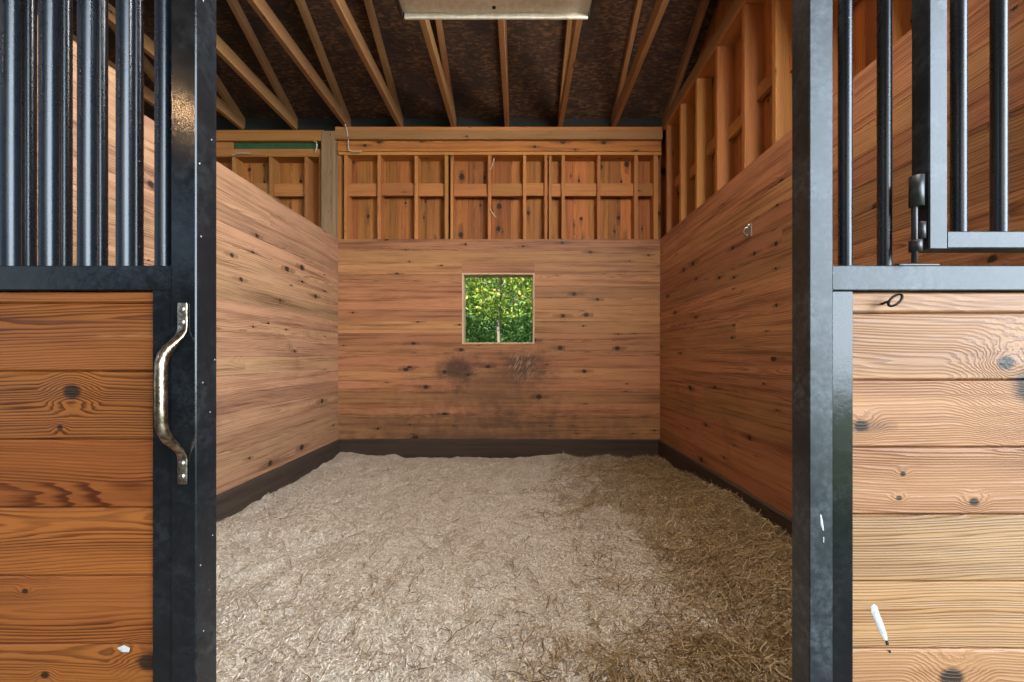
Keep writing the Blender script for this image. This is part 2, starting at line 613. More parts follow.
# baseboards
zb = pz(440, YB - .04)
b = MB()
b.box((XL + .03, YB - .04, .0), (XR - .03, YB - .001, zb), .006, axis=0)
tag(b.build('baseboard_back', base_wood), 'dark kick board along the back wall', 'baseboard', kind='structure')
b = MB()
b.box((XL + .001, .96, .0), (XL + .032, YB - .001, zb), .006, axis=1)
tag(b.build('baseboard_left', base_wood), 'dark kick board along the left wall', 'baseboard', kind='structure')
b = MB()
b.box((XR - .032, .96, .0), (XR - .001, YB - .001, zb), .006, axis=1)
tag(b.build('baseboard_right', base_wood), 'dark kick board along the right wall', 'baseboard', kind='structure')

# window lining
b = MB()
t = .018
D = .17
b.box((WX0, YB - .004, WZ0), (WX0 + t, YB + D, WZ1), .002, axis=2)
b.box((WX1 - t, YB - .004, WZ0), (WX1, YB + D, WZ1), .002, axis=2)
b.box((WX0 + t, YB - .004, WZ1 - t), (WX1 - t, YB + D, WZ1), .002, axis=0)
b.box((WX0 + t, YB - .004, WZ0), (WX1 - t, YB + D, WZ0 + t), .002, axis=0)
tag(b.build('window_1', lining_wood), 'small square unglazed window opening with pine lining', 'window', kind='structure')

# ---- open framing over the back wall
YS = YB + .04
SD = .14
zs1 = pz(152, YS)
fr = empty('stud_framing', (-.2, YS + .07, ZT), 'open pine stud framing with vertical board siding above the back wall planks', 'wall framing')
for p_, w in ((338.5, .045), (345.5, .038), (379, .038), (416, .038), (446.3, .038), (451.8, .030), (489.5, .038), (524.7, .038), (546, .034),
              (550.3, .034), (563.3, .038), (599, .038), (636.3, .045), (656, .05), (320.5, .045), (306, .038), (270.5, .038), (233.5, .038),
              (199, .038), (160, .038), (124, .038)):
    x = px(p_, YS)
    b = MB()
    b.box((x - w / 2, YS + random.uniform(0, .006), ZT - .25), (x + w / 2, YS + SD, zs1 - .038), .002, axis=2)
    b.build('stud', frame_wood, fr)
stud_x = sorted(px(q, YS) for q in (338.5, 345.5, 379, 416, 446.3, 451.8, 489.5, 524.7, 550.3, 563.3, 599, 636.3, 656, 199, 233.5, 270.5, 306))
for a, c in zip(stud_x, stud_x[1:]):
    if c - a < .1 or (a < -2.2 < c):
        continue
    dz = random.uniform(-.006, .006)
    b = MB()
    b.box((a + .019, YS + .045, pz(196, YS + .05) + dz), (c - .019, YS + .083, pz(183.5, YS + .05) + dz), .002, axis=0)
    b.build('blocking', frame_wood, fr)
b = MB()
b.box((px(599, YS) + .02, YS + .05, pz(236, YS)), (px(563, YS) * 1 + .36, YS + .09, pz(232, YS)), .002, axis=0) if False else None
b = MB()
b.box((-2.08, YS - .012, zs1 - .038), (XR + .03, YS + SD, zs1), .002, axis=0)
b.build('top_plate', frame_wood, fr)
b = MB()
b.box((-6.5, YS - .012, zs1 - .038 - .02), (-2.26, YS + SD, zs1 - .02), .002, axis=0)
b.build('top_plate', frame_wood, fr)
b = MB()
x = -6.5
while x < XR + .18:
    w = random.choice((.14, .184, .184, .235))
    b.box((x, YS + SD, ZT - .35), (x + w, YS + SD + .02, 3.90), .003, axis=2)
    x += w
b.build('siding', siding_wood, fr)

# header over the framing, on each side of the post
hb = empty('header_beam', (-.25, YB + .03, 3.7), 'long doubled header beam across the top of the back wall, right of the post', 'beam')
b = MB(); b.box((px(336, YB), YB - .03, pz(139, YB - .03)), (XR + .02, YB + .12, pz(130, YB - .03)), .003, axis=0); b.build('upper_board', truss_wood, hb)
b = MB(); b.box((px(337, YB), YB + .012, pz(150.5, YB)), (XR + .02, YB + .12, pz(139, YB - .03)), .002, axis=0); b.build('lower_board', siding_wood, hb)
b = MB(); b.box((px(336, YB), YB - .015, pz(130, YB - .03)), (XR + .02, YB + .14, 3.85), .002, axis=0); b.build('cap_plate', frame_wood, hb)
hb2 = empty('header_beam', (-4.3, YB + .03, 3.7), 'header beam at the top of the back wall, left of the post, above the green strip', 'beam')
b = MB(); b.box((-6.5, YB - .01, pz(140.5, YB - .01)), (px(321.5, YB), YB + .12, pz(131.5, YB - .01)), .003, axis=0); b.build('upper_board', frame_wood, hb2)
b = MB(); b.box((-6.5, YB + .02, pz(154, YB)), (px(321.5, YB), YB + .12, pz(148, YB)), .002, axis=0); b.build('lower_board', frame_wood, hb2)
b = MB(); b.box((-6.5, YB + .03, pz(148, YB)), (px(231, YB), YB + .12, pz(140.5, YB)), .002, axis=0); b.build('filler_block', frame_wood, hb2)
b = MB(); b.box((-6.5, YB + .05, pz(131.5, YB - .01)), (px(321.5, YB), YB + .14, 3.85), .002, axis=0); b.build('cap_plate', frame_wood, hb2)
b = MB(); b.box((px(231, YB), YB + .045, pz(148, YB)), (px(316, YB), YB + .09, pz(140.5, YB)), .003, axis=0)
tag(b.build('green_strip', green_paint), 'green painted strip tucked between the two header boards left of the post', 'strip')

b = MB()
b.box((px(322, YB), YB - .02, 0), (px(336, YB), YB + .13, pz(131, YB - .02)), .004, axis=2)
tag(b.build('timber_post', old_timber), 'weathered square timber post at the back left corner of the stall', 'post')

# ---- framing above the right wall
XS = XR + TB + .002
rf = empty('stud_framing', (XS + .07, 2.7, ZT), 'open pine stud framing running forward above the right wall planks', 'wall framing')
ys = [4.44, 4.06, 3.69, 3.31, 2.91, 2.56, 2.17, 1.78, 1.38, .95]
for y in ys:
    b = MB()
    b.box((XS, y - .019, ZT - .25), (XS + SD, y + .019, 3.81), .002, axis=2)
    b.build('stud', frame_wood, rf)
for i, (a, c) in enumerate(zip(ys, ys[1:])):
    b = MB()
    dz = (.05, -.02, .03, -.03, .04, 0, .03, 0, 0)[i]
    b.box((XS + .085, c + .019, 3.06 + dz), (XS + .123, a - .019, 3.165 + dz), .002, axis=1)
    b.build('blocking', frame_wood, rf)
b = MB(); b.box((XS - .006, .86, 3.81), (XS + SD, YB - .01, 3.848), .002, axis=1); b.build('top_plate', frame_wood, rf)
b = MB()
y = .84
while y < 4.70:
    w = random.choice((.14, .184, .184, .235))
    b.box((XS + SD, y, 0), (XS + SD + .02, min(y + w, 4.72), 3.85), .003, axis=2)
    y += w
b.build('siding', siding_wood, rf)

# ---- roof
def zo(Y):
    return 4.02 + .5 * (4.55 - Y)


YRIDGE = -1.2
b = MB()
for y0, y1 in ((5.05, YRIDGE), (YRIDGE, -7.4)):  # slope beyond the ridge is out of view, added to block the sun
    y = y0
    while y > y1 + .01:
        ye = max(y - 1.22, y1)
        za = zo(y) if y0 > 0 else zo(2 * YRIDGE - y)
        ze = zo(ye) if y0 > 0 else zo(2 * YRIDGE - ye)
        xoff = -6.6
        while xoff < 2.0:
            xe = min(xoff + 2.44, 2.0)
            n0 = len(b.v)
            for (xx, yy, zz) in ((xoff, y, za), (xe, y, za), (xe, ye, ze), (xoff, ye, ze)):
                b.v.append(Vector((xx, yy, zz)))
            for (xx, yy, zz) in ((xoff, y, za), (xe, y, za), (xe, ye, ze), (xoff, ye, ze)):
                b.v.append(Vector((xx, yy, zz + .014)))
            for f in ((0, 1, 2, 3), (7, 6, 5, 4), (0, 4, 5, 1), (1, 5, 6, 2), (2, 6, 7, 3), (3, 7, 4, 0)):
                b.face([n0 + i for i in f])
            xoff = xe
        y = ye
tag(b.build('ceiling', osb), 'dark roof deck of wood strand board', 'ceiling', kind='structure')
b = MB()
b.box((-6.5, 4.60, 3.85), (XS + .1, 4.62, zo(4.62) + .02), .001, axis=0)
tag(b.build('trim_1', baffle), 'dark baffle board between the truss heels', 'trim', kind='structure')
# gable triangle over the right wall and the aisle door
b = MB()
y = 4.95
gx0, gx1 = XS + SD + .03, XS + SD + .05
while y > .75:
    ye = y - .2
    n0 = len(b.v)
    for xx in (gx0, gx1):
        for (yy, zz) in ((y - .001, 3.84), (ye + .001, 3.84), (ye + .001, zo(ye)), (y - .001, zo(y))):
            b.v.append(Vector((xx, yy, zz)))
    for f in ((3, 2, 1, 0), (4, 5, 6, 7), (0, 1, 5, 4), (1, 2, 6, 5), (2, 3, 7, 6), (3, 0, 4, 7)):
        b.face([n0 + q for q in f], [(b.v[n0 + q].z, b.v[n0 + q].y - (y + ye) / 2) for q in f])
    y = ye
tag(b.build('wall_gable', siding_wood), 'board gable above the right wall', 'wall', kind='structure')

ordinal = ('rightmost roof truss, tight above the right wall', 'roof truss one bay in from the right wall', 'roof truss meeting the right end of the white ceiling light',
           'roof truss crossing behind the middle of the white ceiling light', 'roof truss at the left end of the white ceiling light',
           'roof truss just left of the white ceiling light', 'roof truss landing on the header beam just right of the timber post',
           'first roof truss left of the timber post, over the green strip', 'second roof truss left of the timber post, beside the black door stile',
           'third roof truss left of the timber post, seen between the door bars', 'fourth roof truss left of the timber post, mostly hidden by the door bars', 'far left roof truss over the neighbouring stall, mostly behind bars')
for i in range(11):
    x = 1.07 + .6096 - .6096 * i + (-.03 if i == 0 else 0)
    if i == 0:
        x = 1.665
    tr = empty('roof_truss', (x, 4.4, 3.852), ordinal[i], 'truss', 'roof trusses')
    b = MB()
    b.board((x, 4.58, 3.852 + .0635), (x, -7.0, 3.852 + .0635), (0, 0, 1), (1, 0, 0), .125, .048, .003)
    b.build('bottom_chord', truss_wood, tr)
    n = Vector((0, .5, 1)).normalized()
    for sgn, cname in ((1, 'top_chord'), (-1, 'top_chord')):
        ya, yb_ = (5.0, YRIDGE) if sgn > 0 else (YRIDGE, -7.3)
        if sgn > 0:
            p0, p1 = Vector((x, ya, zo(ya) - .002)), Vector((x, yb_, zo(yb_) - .002))
            nn = Vector((0, .5, 1)).normalized()
        else:
            p0, p1 = Vector((x, ya, zo(ya) - .002)), Vector((x, yb_, zo(2 * YRIDGE - yb_) - .002))
            nn = Vector((0, -.5, 1)).normalized()
        b = MB()
        b.board(p0 - nn * .05, p1 - nn * .05, nn, (1, 0, 0), .10, .046, .003)
        b.build(cname, truss_wood, tr)
    # webs
    for (ya, yb_) in ((2.6, 1.9), (1.9, .7), (.7, -1.2)):
        b = MB()
        b.board((x, ya, zo(ya) - .10), (x, yb_, 3.95), (0, 1, .3), (1, 0, 0), .085, .034, .002)
        b.build('web', truss_wood, tr)

# ---- ceiling light
YF, ZF = 2.612, 3.50
x0, x1 = px(403.5, YF), px(588.5, YF)
lt = empty('ceiling_light', ((x0 + x1) / 2, 2.44, ZF), 'dirty white enamel strip light hanging below the roof trusses', 'light')
b = MB()
b.box((x0, 2.28, ZF), (x1, YF, ZF + .035), .004, axis=0)
b.build('reflector', white_enamel, lt)
b = MB()
b.box((x0 + .008, YF - .004, ZF - .036), (x1 - .004, YF + .012, ZF + .01), .003, axis=0)
b.build('lip', white_enamel, lt)
b = MB(); b.box((x0 + .008, 2.268, ZF - .036), (x1 - .004, 2.284, ZF + .01), .003, axis=0); b.build('lip', white_enamel, lt)
for s in (x0 - .022, x1):
    b = MB(); b.box((s, 2.27, ZF - .03), (s + .022, YF + .006, ZF + .03), .005, axis=1); b.build('end_cap', black_steel, lt)
b = MB(); b.lathe((px(494, 2.57), 2.57, ZF + .001), (0, 0, -1), [(0, .012), (.004, .012), (.008, .007), (.010, .002)], 16); b.build('screw', dark_iron, lt)
for yy in (2.36, 2.47):
    b = MB(); b.tube([(x0 + .03, yy, ZF - .028), (x1 - .03, yy, ZF - .028)], .013, 16); b.build('tube', tube_glass, lt)
for xx in (x0 + .12, x1 - .12):
    b = MB(); b.tube([(xx, 2.45, ZF + .03), (xx, 2.45, 3.9)], .004, 8); b.build('hanger', galv, lt)

# ------------------------------------------------------------------ sliding door (left)
YF = .775
sx0, sx1 = px(170.5, YF), px(196, YF)
DX0 = -1.86
rz0, rz1 = pz(290, YF), pz(265.3, YF)
ZTOP = 2.30
door = empty('sliding_door', (-1.25, .80, .06), 'black steel sliding stall door slid open on the left, varnished red boards below round bars', 'door')
for (a, c) in ((sx0, sx1), (DX0, DX0 + .05)):
    b = MB(); b.box((a, YF, .06), (c, YF + .054, ZTOP), .002, axis=2); b.build('stile', black_steel, door)
for (a, c) in ((rz0, rz1), (.06, .11), (ZTOP - .05, ZTOP)):
    b = MB(); b.box((DX0 + .05, YF + .001, a), (sx0, YF + .053, c), .002, axis=0); b.build('rail', black_steel, door)
cx0 = px(151.5, YF + .003)
for (a, c) in ((cx0, sx0), (DX0 + .05, DX0 + .088)):
    b = MB(); b.box((a, YF + .004, .11), (c, YF + .05, rz0), .002, axis=2); b.build('channel', black_steel, door)
b = MB()
pitch = 68.3 * YD / F
z = pz(302.5, YD)
zz = rz0
while zz > .12:
    b.box((DX0 + .088, YD, max(z, .11)), (cx0, YD + .036, zz - .0016), .003, axis=0)
    zz = z
    z -= pitch
b.build('board_panel', door_wood, door)


def bars(name, xs, Y, z0, z1, r, mat, parent):
    b = MB()
    b.tube([(0, 0, 0), (0, 0, z1 - z0)], r, 28)
    proto = b.build(name, mat)
    first = True
    for x in xs:
        loc = Vector((x, Y, z0)) - Vector(parent.matrix_world.translation if parent.parent else parent.location)
        if first:
            proto.parent = parent
            proto.location = loc
            first = False
        else:
            dup(proto, name, loc, parent)


bars('bar', [px(163, .80) - .0771 * i for i in range(15)], .802, rz1 - .004, ZTOP - .045, .0142, bar_steel, door)

# pull handle
hx = -.655
pts, rad = [], []


def hp(y, Y, ra, rb, dx=0):
    pts.append((hx + dx, Y, pz(y, Y)))
    rad.append((ra, rb))


hp(303, YF - .0025, .0085, .0022)
hp(304, YF - .0025, .0098, .0024)
hp(327, YF - .0025, .0098, .0024)
hp(331, YF - .0035, .0098, .0028)
hp(336, YF - .009, .0095, .004)
hp(342, YF - .020, .0092, .006)
hp(349, YF - .034, .0092, .0085)
hp(355, YF - .043, .0092, .0092)
hp(363, YF - .048, .0092, .0092)
hp(380, YF - .049, .0094, .0094)
hp(408, YF - .049, .0094, .0094)
hp(425, YF - .048, .0092, .0092)
hp(433, YF - .043, .0092, .0092)
hp(440, YF - .034, .0092, .0085)
hp(446, YF - .020, .0092, .006)
hp(451, YF - .009, .0095, .004)
hp(456, YF - .0035, .0098, .0028)
hp(460, YF - .0025, .0098, .0024)
hp(483, YF - .0025, .0098, .0024)
hp(484, YF - .0025, .0085, .0022)
b = MB()
b.tube(pts, rad, 24, flat=(1, 0, 0))
hd = b.build('handle', handle_metal, door)
tag(hd, 'worn brass and nickel pull handle')
for y in (310, 323, 463, 476):
    b = MB()
    b.lathe((hx + .001, YF - .004, pz(y, YF)), (0, -1, 0), [(0, .0062), (.0015, .0062), (.0035, .0045), (.0042, .0025), (.0036, .001)], 14)
    bo = b.build('bolt', bolt_metal)
    bo.parent = hd
    bo.matrix_parent_inverse = Matrix.Identity(4)

# fixed grille panel behind the open door
LY = .87
gp = empty('grille_panel', (-1.4, LY, 0), 'fixed black stall front with round bars standing behind the open sliding door', 'stall panel')
for (a, c) in ((-.742, -.694), (-2.06, -2.012)):
    b = MB(); b.box((a, LY - .024, 0), (c, LY + .024, ZTOP), .002, axis=2); b.build('stile', black_steel, gp)
for (a, c) in ((rz0 - .004, rz1 - .004), (ZTOP - .05, ZTOP), (.02, .07)):
    b = MB(); b.box((-2.012, LY - .024, a), (-.742, LY + .024, c), .002, axis=0); b.build('rail', black_steel, gp)
b = MB()
zz = rz0 - .004
while zz > .08:
    b.box((-2.012, LY - .018, max(zz - .1335, .07)), (-.742, LY + .018, zz), .002, axis=0)
    zz -= .1335
b.build('board_panel', door_wood, gp)
bars('bar', [px(64.2, LY) + .0784 * (3 - i) for i in range(16)], LY, rz1 - .008, ZTOP - .045, .0127, bar_steel, gp)

# ------------------------------------------------------------------ right stall front
YP = .80
post0, post1 = px(809.5, YP), px(833.3, YP)
qz0, qz1 = pz(290.3, YP), pz(265.2, YP)
RX1 = 1.585
sp = empty('stall_panel', (1.1, .82, 0), 'grey steel stall front right of the opening with pale weathered boards below vertical bars', 'stall panel')
for (a, c) in ((post0, post1), (RX1 - .048, RX1)):
    b = MB(); b.box((a, YP, 0), (c, YP + .053, ZTOP), .002, axis=2); b.build('post', grey_steel, sp)
for (a, c) in ((qz0, qz1), (ZTOP - .05, ZTOP), (.02, .07)):
    b = MB(); b.box((post1, YP + .001, a), (RX1 - .048, YP + .052, c), .002, axis=0); b.build('rail', grey_steel, sp)
ch0, ch1 = px(834.5, YP + .004), px(854, YP + .004)
b = MB(); b.box((post1 + .001, YP + .005, .07), (ch1, YP + .05, qz0 - .002), .002, axis=2); b.build('channel', black_steel, sp)
b = MB()
pitch = 67.3 * YR / F
z = pz(312.3, YR)
zz = qz0
while zz > .08:
    b.box((ch1, YR, max(z, .07)), (RX1 - .048, YR + .036, zz - .0025), .0038, axis=0)
    zz = z
    z -= pitch
b.build('board_panel', panel_wood, sp)
fz0 = pz(248.2, .775)
bars('bar', [px(845.1, .826), px(884.4, .826)] + [1.39, 1.47], .826, qz1 - .004, ZTOP - .045, .0122, bar_steel, sp)
# hinged feed door in the grille
YFD = .775
fx0, fx1 = px(929.5, YFD), px(948, YFD)
FX1 = 1.30
fz1 = pz(231, YFD)
fd = MB()
fd.box((fx0, YFD, fz0), (fx1, YFD + .037, 2.12), .002, axis=2)
fd.box((FX1 - .036, YFD, fz0), (FX1, YFD + .037, 2.12), .002, axis=2)
fd.box((fx1, YFD, fz0), (FX1 - .036, YFD + .037, fz1), .002, axis=0)
fd.box((fx1, YFD, 2.084), (FX1 - .036, YFD + .037, 2.12), .002, axis=0)
fdo = fd.build('feed_door', grey_steel, sp)
tag(fdo, 'hinged barred feed door with square tube frame')
b = MB()
b.tube([(0, 0, 0), (0, 0, 2.09 - fz1)], .0122, 28)
proto = b.build('bar', bar_steel)
fbx = [px(958.5, .794), px(998.7, .794), px(998.7, .794) + .0801, px(998.7, .794) + .1602, px(998.7, .794) + .24]
for i, x in enumerate(fbx):
    o = proto if i == 0 else proto.copy()
    if i:
        col.objects.link(o)
    o.parent = fdo
    o.location = Vector((x, .794, fz1 - .003))
    o.matrix_parent_inverse = Matrix.Identity(4)
# hinge
hgx, hgy = px(914.5, .786), .786
hm = MB()
hm.box((px(896, .81), .803, qz1), (px(936, .81), .838, qz1 + .004), .001, axis=0)
hg = hm.build('hinge', hinge_steel, sp)
for (nm, xx, ya, yb_, rr) in (('hinge_pin', hgx, 180, 263, .0050), ('hinge_barrel', hgx + .004, 176, 207, .0118), ('hinge_barrel', hgx + .002, 240, 252, .0105), ('hinge_barrel', hgx + .012, 222, 239.5, .0085)):
    b = MB()
    za, zb_ = pz(yb_, hgy), pz(ya, hgy)
    b.lathe((xx, hgy, za), (0, 0, 1), [(0, rr * .7), (.001, rr), (zb_ - za - .001, rr), (zb_ - za, rr * .7)], 20)
    o = b.build(nm, hinge_steel)
    o.parent = hg
    o.matrix_parent_inverse = Matrix.Identity(4)
b = MB(); b.box((hgx + .006, hgy - .004, pz(236, hgy)), (fx0 + .003, hgy + .008, pz(225, hgy)), .001, axis=0)
o = b.build('hinge_tab', hinge_steel); o.parent = hg; o.matrix_parent_inverse = Matrix.Identity(4)


def splat(name, outline, Y, mat, parent, th=.0012):
    """a dried splash of real thickness: outline in photo pixels carried onto the face at depth Y"""
    b = MB()
    n = len(outline)
    cx = sum(p[0] for p in outline) / n
    cy = sum(p[1] for p in outline) / n
    for (s, yy) in ((1.0, Y - .0001), (.72, Y - th)):
        for p in outline:
            q = (cx + (p[0] - cx) * s, cy + (p[1] - cy) * s)
            b.v.append(Vector((px(q[0], Y), yy, pz(q[1], Y))))
    for i in range(n):
        j = (i + 1) % n
        b.face([i, j, n + j, n + i], None, True)
    b.face([n + i for i in range(n)], None, True)
    return b.build(name, mat, parent)


tag(splat('dropping', [(871, 606), (874, 604), (877, 606), (879, 613), (883, 623), (887, 635), (888, 643), (885, 641), (880, 633), (875, 622), (871, 612)], YR, dropping, sp), 'white dried dropping')
tag(splat('dropping_end', [(885, 640), (888, 640), (889, 645), (886, 645)], YR, dropping_dark, sp), 'dark tip of the dropping')
tag(splat('dropping_end', [(888.5, 650), (890.5, 650), (891, 653), (889, 653)], YR, dropping_dark, sp), 'dark tip of the dropping')
tag(splat('paint_scrape', [(820, 514), (821.5, 515), (823, 523), (824, 531), (822.5, 530), (820.5, 524)], YP, dropping, sp, .0006), 'white scrape')
splat('paint_scrape', [(823, 537), (824, 537), (824, 543), (823, 542)], YP, dropping, sp, .0006)
tag(splat('paint_scrape', [(117, 648), (124, 645), (130, 648), (129, 652), (122, 652)], YD, dropping, door, .0006), 'white fleck')

# screw eye on the right panel
b = MB()
E = lambda x, y, Y: (px(x, Y), Y, pz(y, Y))
pp = [E(882, 304, YR + .01), E(883, 303.6, YR - .006), E(887.5, 301.7, YR - .015)]
cxe, cye = 895.3, 300.2
for k in range(0, 19):
    t = math.radians(190 + k * 20)
    ex, ey = 8.2 * math.cos(t), 4.0 * math.sin(t)
    ca, sa = math.cos(math.radians(-38)), math.sin(math.radians(-38))
    pp.append(E(cxe + ex * ca - ey * sa, cye + ex * sa + ey * ca, YR - .022 - .004 * math.sin(t)))
b.tube(pp, .0024, 10)
tag(b.build('screw_eye', dark_iron), 'rusty black screw eye in the top board of the right panel', 'screw eye')

# tie ring on right wall
Yh = 2.77
zh = pz(229, Yh)
tr = empty('wall_hook', (XR, Yh, zh), 'small steel hook plate screwed to the upper right wall', 'hook')
b = MB(); b.box((XR - .004, Yh - .035, zh - .06), (XR + .002, Yh + .035, zh + .03), .002, axis=2); b.build('plate', galv, tr)
b = MB()
b.tube([(XR - .003, Yh, zh + .01), (XR - .025, Yh, zh + .008), (XR - .035, Yh, zh - .01), (XR - .034, Yh, zh - .035), (XR - .02, Yh, zh - .048), (XR - .008, Yh, zh - .04)], .0065, 10)
b.build('hook', galv, tr)
b = MB(); b.lathe((XR - .003, Yh, zh + .022), (-1, 0, 0), [(0, .014), (.006, .014), (.010, .008)], 14); b.build('screw', bolt_metal, tr)


# strings and wires on the back framing
def strand(name, pix, Y, r, mat, label, cat):
    b = MB()
    P = [Vector((px(x, Y), Y + dy, pz(y, Y))) for x, y, dy in pix]
    out = []
    for i in range(len(P) - 1):
        p0, p1, p2, p3 = P[max(i - 1, 0)], P[i], P[i + 1], P[min(i + 2, len(P) - 1)]
        for k in range(6):
            t = k / 6
            out.append(.5 * ((2 * p1) + (p2 - p0) * t + (2 * p0 - 5 * p1 + 4 * p2 - p3) * t * t + (3 * p1 - p0 - 3 * p2 + p3) * t ** 3))
    out.append(P[-1])
    b.tube(out, r, 8)
    return tag(b.build(name, mat), label, cat)


strand('wire', [(337, 117, -.02), (342, 119, -.04), (346, 124, -.045), (348, 132, -.03), (348.5, 140, -.01), (349, 149, -.01), (352, 151.5, -.01), (362, 151.5, -.005)], YB - .01, .006, wire_mat,
       'pale wire hanging over the header beam just right of the post', 'wire')
strand('wire', [(314, 141.5, 0), (317, 143, -.02), (318, 147, -.025), (317, 151, -.02), (315, 152.5, 0)], YB - .0, .007, wire_mat, 'short curled pale wire at the right end of the green strip', 'wire')
strand('straw_stalk', [(494, 158, 0), (493, 164, -.01), (490.5, 170, -.012)], YS - .01, .006, twine, 'straw stalk stuck to a stud near the top plate', 'straw')
strand('straw_stalk', [(490, 209, 0), (493, 214, -.015), (496, 218, -.02)], YS - .012, .006, twine, 'straw stalk stuck low on the middle stud', 'straw')
strand('straw_stalk', [(232, 155.3, 0), (240, 153.6, -.01), (252, 154, -.01)], YB - .0, .005, twine, 'straw stalk lying on the top plate left of the post', 'straw')

# ------------------------------------------------------------------ bedding
def sst(a, b_, x):
    t = np.clip((x - a) / (b_ - a), 0, 1)
    return t * t * (3 - 2 * t)


def vnoise(x, y, seed):
    """smooth lattice noise on arrays, -1..1"""
    r = np.random.default_rng(seed).uniform(-1, 1, (128, 128))
    xi, yi = np.floor(x).astype(int), np.floor(y).astype(int)
    fx, fy = x - xi, y - yi
    fx, fy = fx * fx * (3 - 2 * fx), fy * fy * (3 - 2 * fy)
    g = lambda i, j: r[(xi + i) % 128, (yi + j) % 128]
    return (g(0, 0) * (1 - fx) + g(1, 0) * fx) * (1 - fy) + (g(0, 1) * (1 - fx) + g(1, 1) * fx) * fy


def bed(x, y):
    h = .118 + .022 * vnoise(x * 1.7 + 9, y * 1.7, 1) + .022 * vnoise(x * 4.2, y * 4.2, 2) + .014 * vnoise(x * 10, y * 10, 3) + .007 * vnoise(x * 24, y * 24, 4)
    h += .12 * sst(.7, 1.5, x) * sst(4.3, 2.6, y) * (1 + .3 * vnoise(x * 3, y * 3, 5))
    h += .035 * np.exp(-((x - .9) ** 2 + (y - 2.75) ** 2) / .12)
    h += .02 * sst(-1.2, -2.0, x)
    return h


nx, ny = 300, 300
gx, gy = np.meshgrid(np.linspace(XL + .005, XR - .005, nx), np.linspace(.93, YB - .006, ny))
V = np.stack([gx.ravel(), gy.ravel(), bed(gx, gy).ravel()], 1)
ii = (np.arange(ny - 1)[:, None] * nx + np.arange(nx - 1)[None, :]).ravel()
Q = np.stack([ii, ii + 1, ii + nx + 1, ii + nx], 1)
tag(fast_mesh('bedding', V, Q, litter, True), 'bed of pale wood shavings covering the stall floor', 'bedding', kind='stuff')


def ribbons(name, x, y, length, width, az, tilt, curl, lift, mat, seg=2):
    """thin curved flakes or stalks lying on the bedding"""
    n = len(x)
    dx, dy = np.cos(az), np.sin(az)
    vs = []
    for k in range(seg + 1):
        t = k / seg - .5
        bend = curl * (t * t * 4 - .33)
        cx = x + dx * t * length - dy * bend * length * .3
        cy = y + dy * t * length + dx * bend * length * .3
        cx = np.clip(cx, XL + .036, XR - .036)
        cy = np.clip(cy, .93, YB - .045)
        cz = bed(cx, cy) + lift + np.sin(tilt) * t * length + np.abs(bend) * length * .15
        wz = np.sin(tilt * 1.7) * width * .5
        vs.append(np.stack([cx - dy * width * .5, cy + dx * width * .5, cz + wz], 1))
        vs.append(np.stack([cx + dy * width * .5, cy - dx * width * .5, cz - wz], 1))
    V = np.stack(vs, 1).reshape(-1, 3)
    m = 2 * (seg + 1)
    base = np.arange(n) * m
    Q = np.concatenate([np.stack([base + 2 * k, base + 2 * k + 1, base + 2 * k + 3, base + 2 * k + 2], 1) for k in range(seg)])
    return fast_mesh(name, V, Q, mat)


def spread(n):
    """more pieces near the front, where they can be told apart"""
    t = rng.uniform(0, 1, n)
    y = 1.25 * (4.48 / 1.25) ** t
    return rng.uniform(XL + .04, XR - .04, n), y


def haymask(x, y):
    return sst(-.10, 1.35, x - .05 * (y - 1.4) + .40 * vnoise(x * 1.6, y * 1.6, 11) + .35 * vnoise(x * 6, y * 6, 12) + .2 * vnoise(x * 19, y * 19, 13))


n = 200000
x, y = spread(n)
k = rng.uniform(0, 1, n) > haymask(x, y) * .9
x, y = x[k], y[k]
n = len(x)
tag(ribbons('wood_shavings', x, y, rng.uniform(.006, .017, n), rng.uniform(.0015, .0036, n), rng.uniform(0, 6.28, n), rng.normal(0, .25, n), rng.normal(0, .8, n), .004, shaving_mat),
    'loose pale curled wood shavings scattered over the left of the stall bedding', 'wood shavings', kind='stuff')
n = 60000
x, y = spread(n)
k = rng.uniform(0, 1, n) < haymask(x, y) * .92 + .035
x, y = x[k], y[k]
n = len(x)
tag(ribbons('loose_hay', x, y, rng.uniform(.03, .16, n) * (.6 + .4 * rng.uniform(0, 1, n)), rng.uniform(.0015, .0038, n), rng.uniform(0, 6.28, n), rng.normal(0, .16, n), rng.normal(0, .7, n),
            rng.uniform(.004, .018, n), hay_mat, 4), 'golden brown loose hay trampled over the right of the stall bedding', 'hay', kind='stuff')

# ------------------------------------------------------------------ trees outside the window
leaf_a = island_mat('leaf_bright', ((0, (.12, .25, .04)), (.4, (.28, .46, .07)), (.8, (.48, .56, .11)), (1, (.68, .58, .22))), .5, translucent=.4, spec=.4)
leaf_b = island_mat('leaf_deep', ((0, (.05, .14, .04)), (.5, (.14, .31, .08)), (1, (.32, .50, .12))), .5, translucent=.35, spec=.4)
bark = wood('bark', (.26, .22, .17), (.14, .115, .085), ring=.02, knots=0, rough=.9, tint=.2)


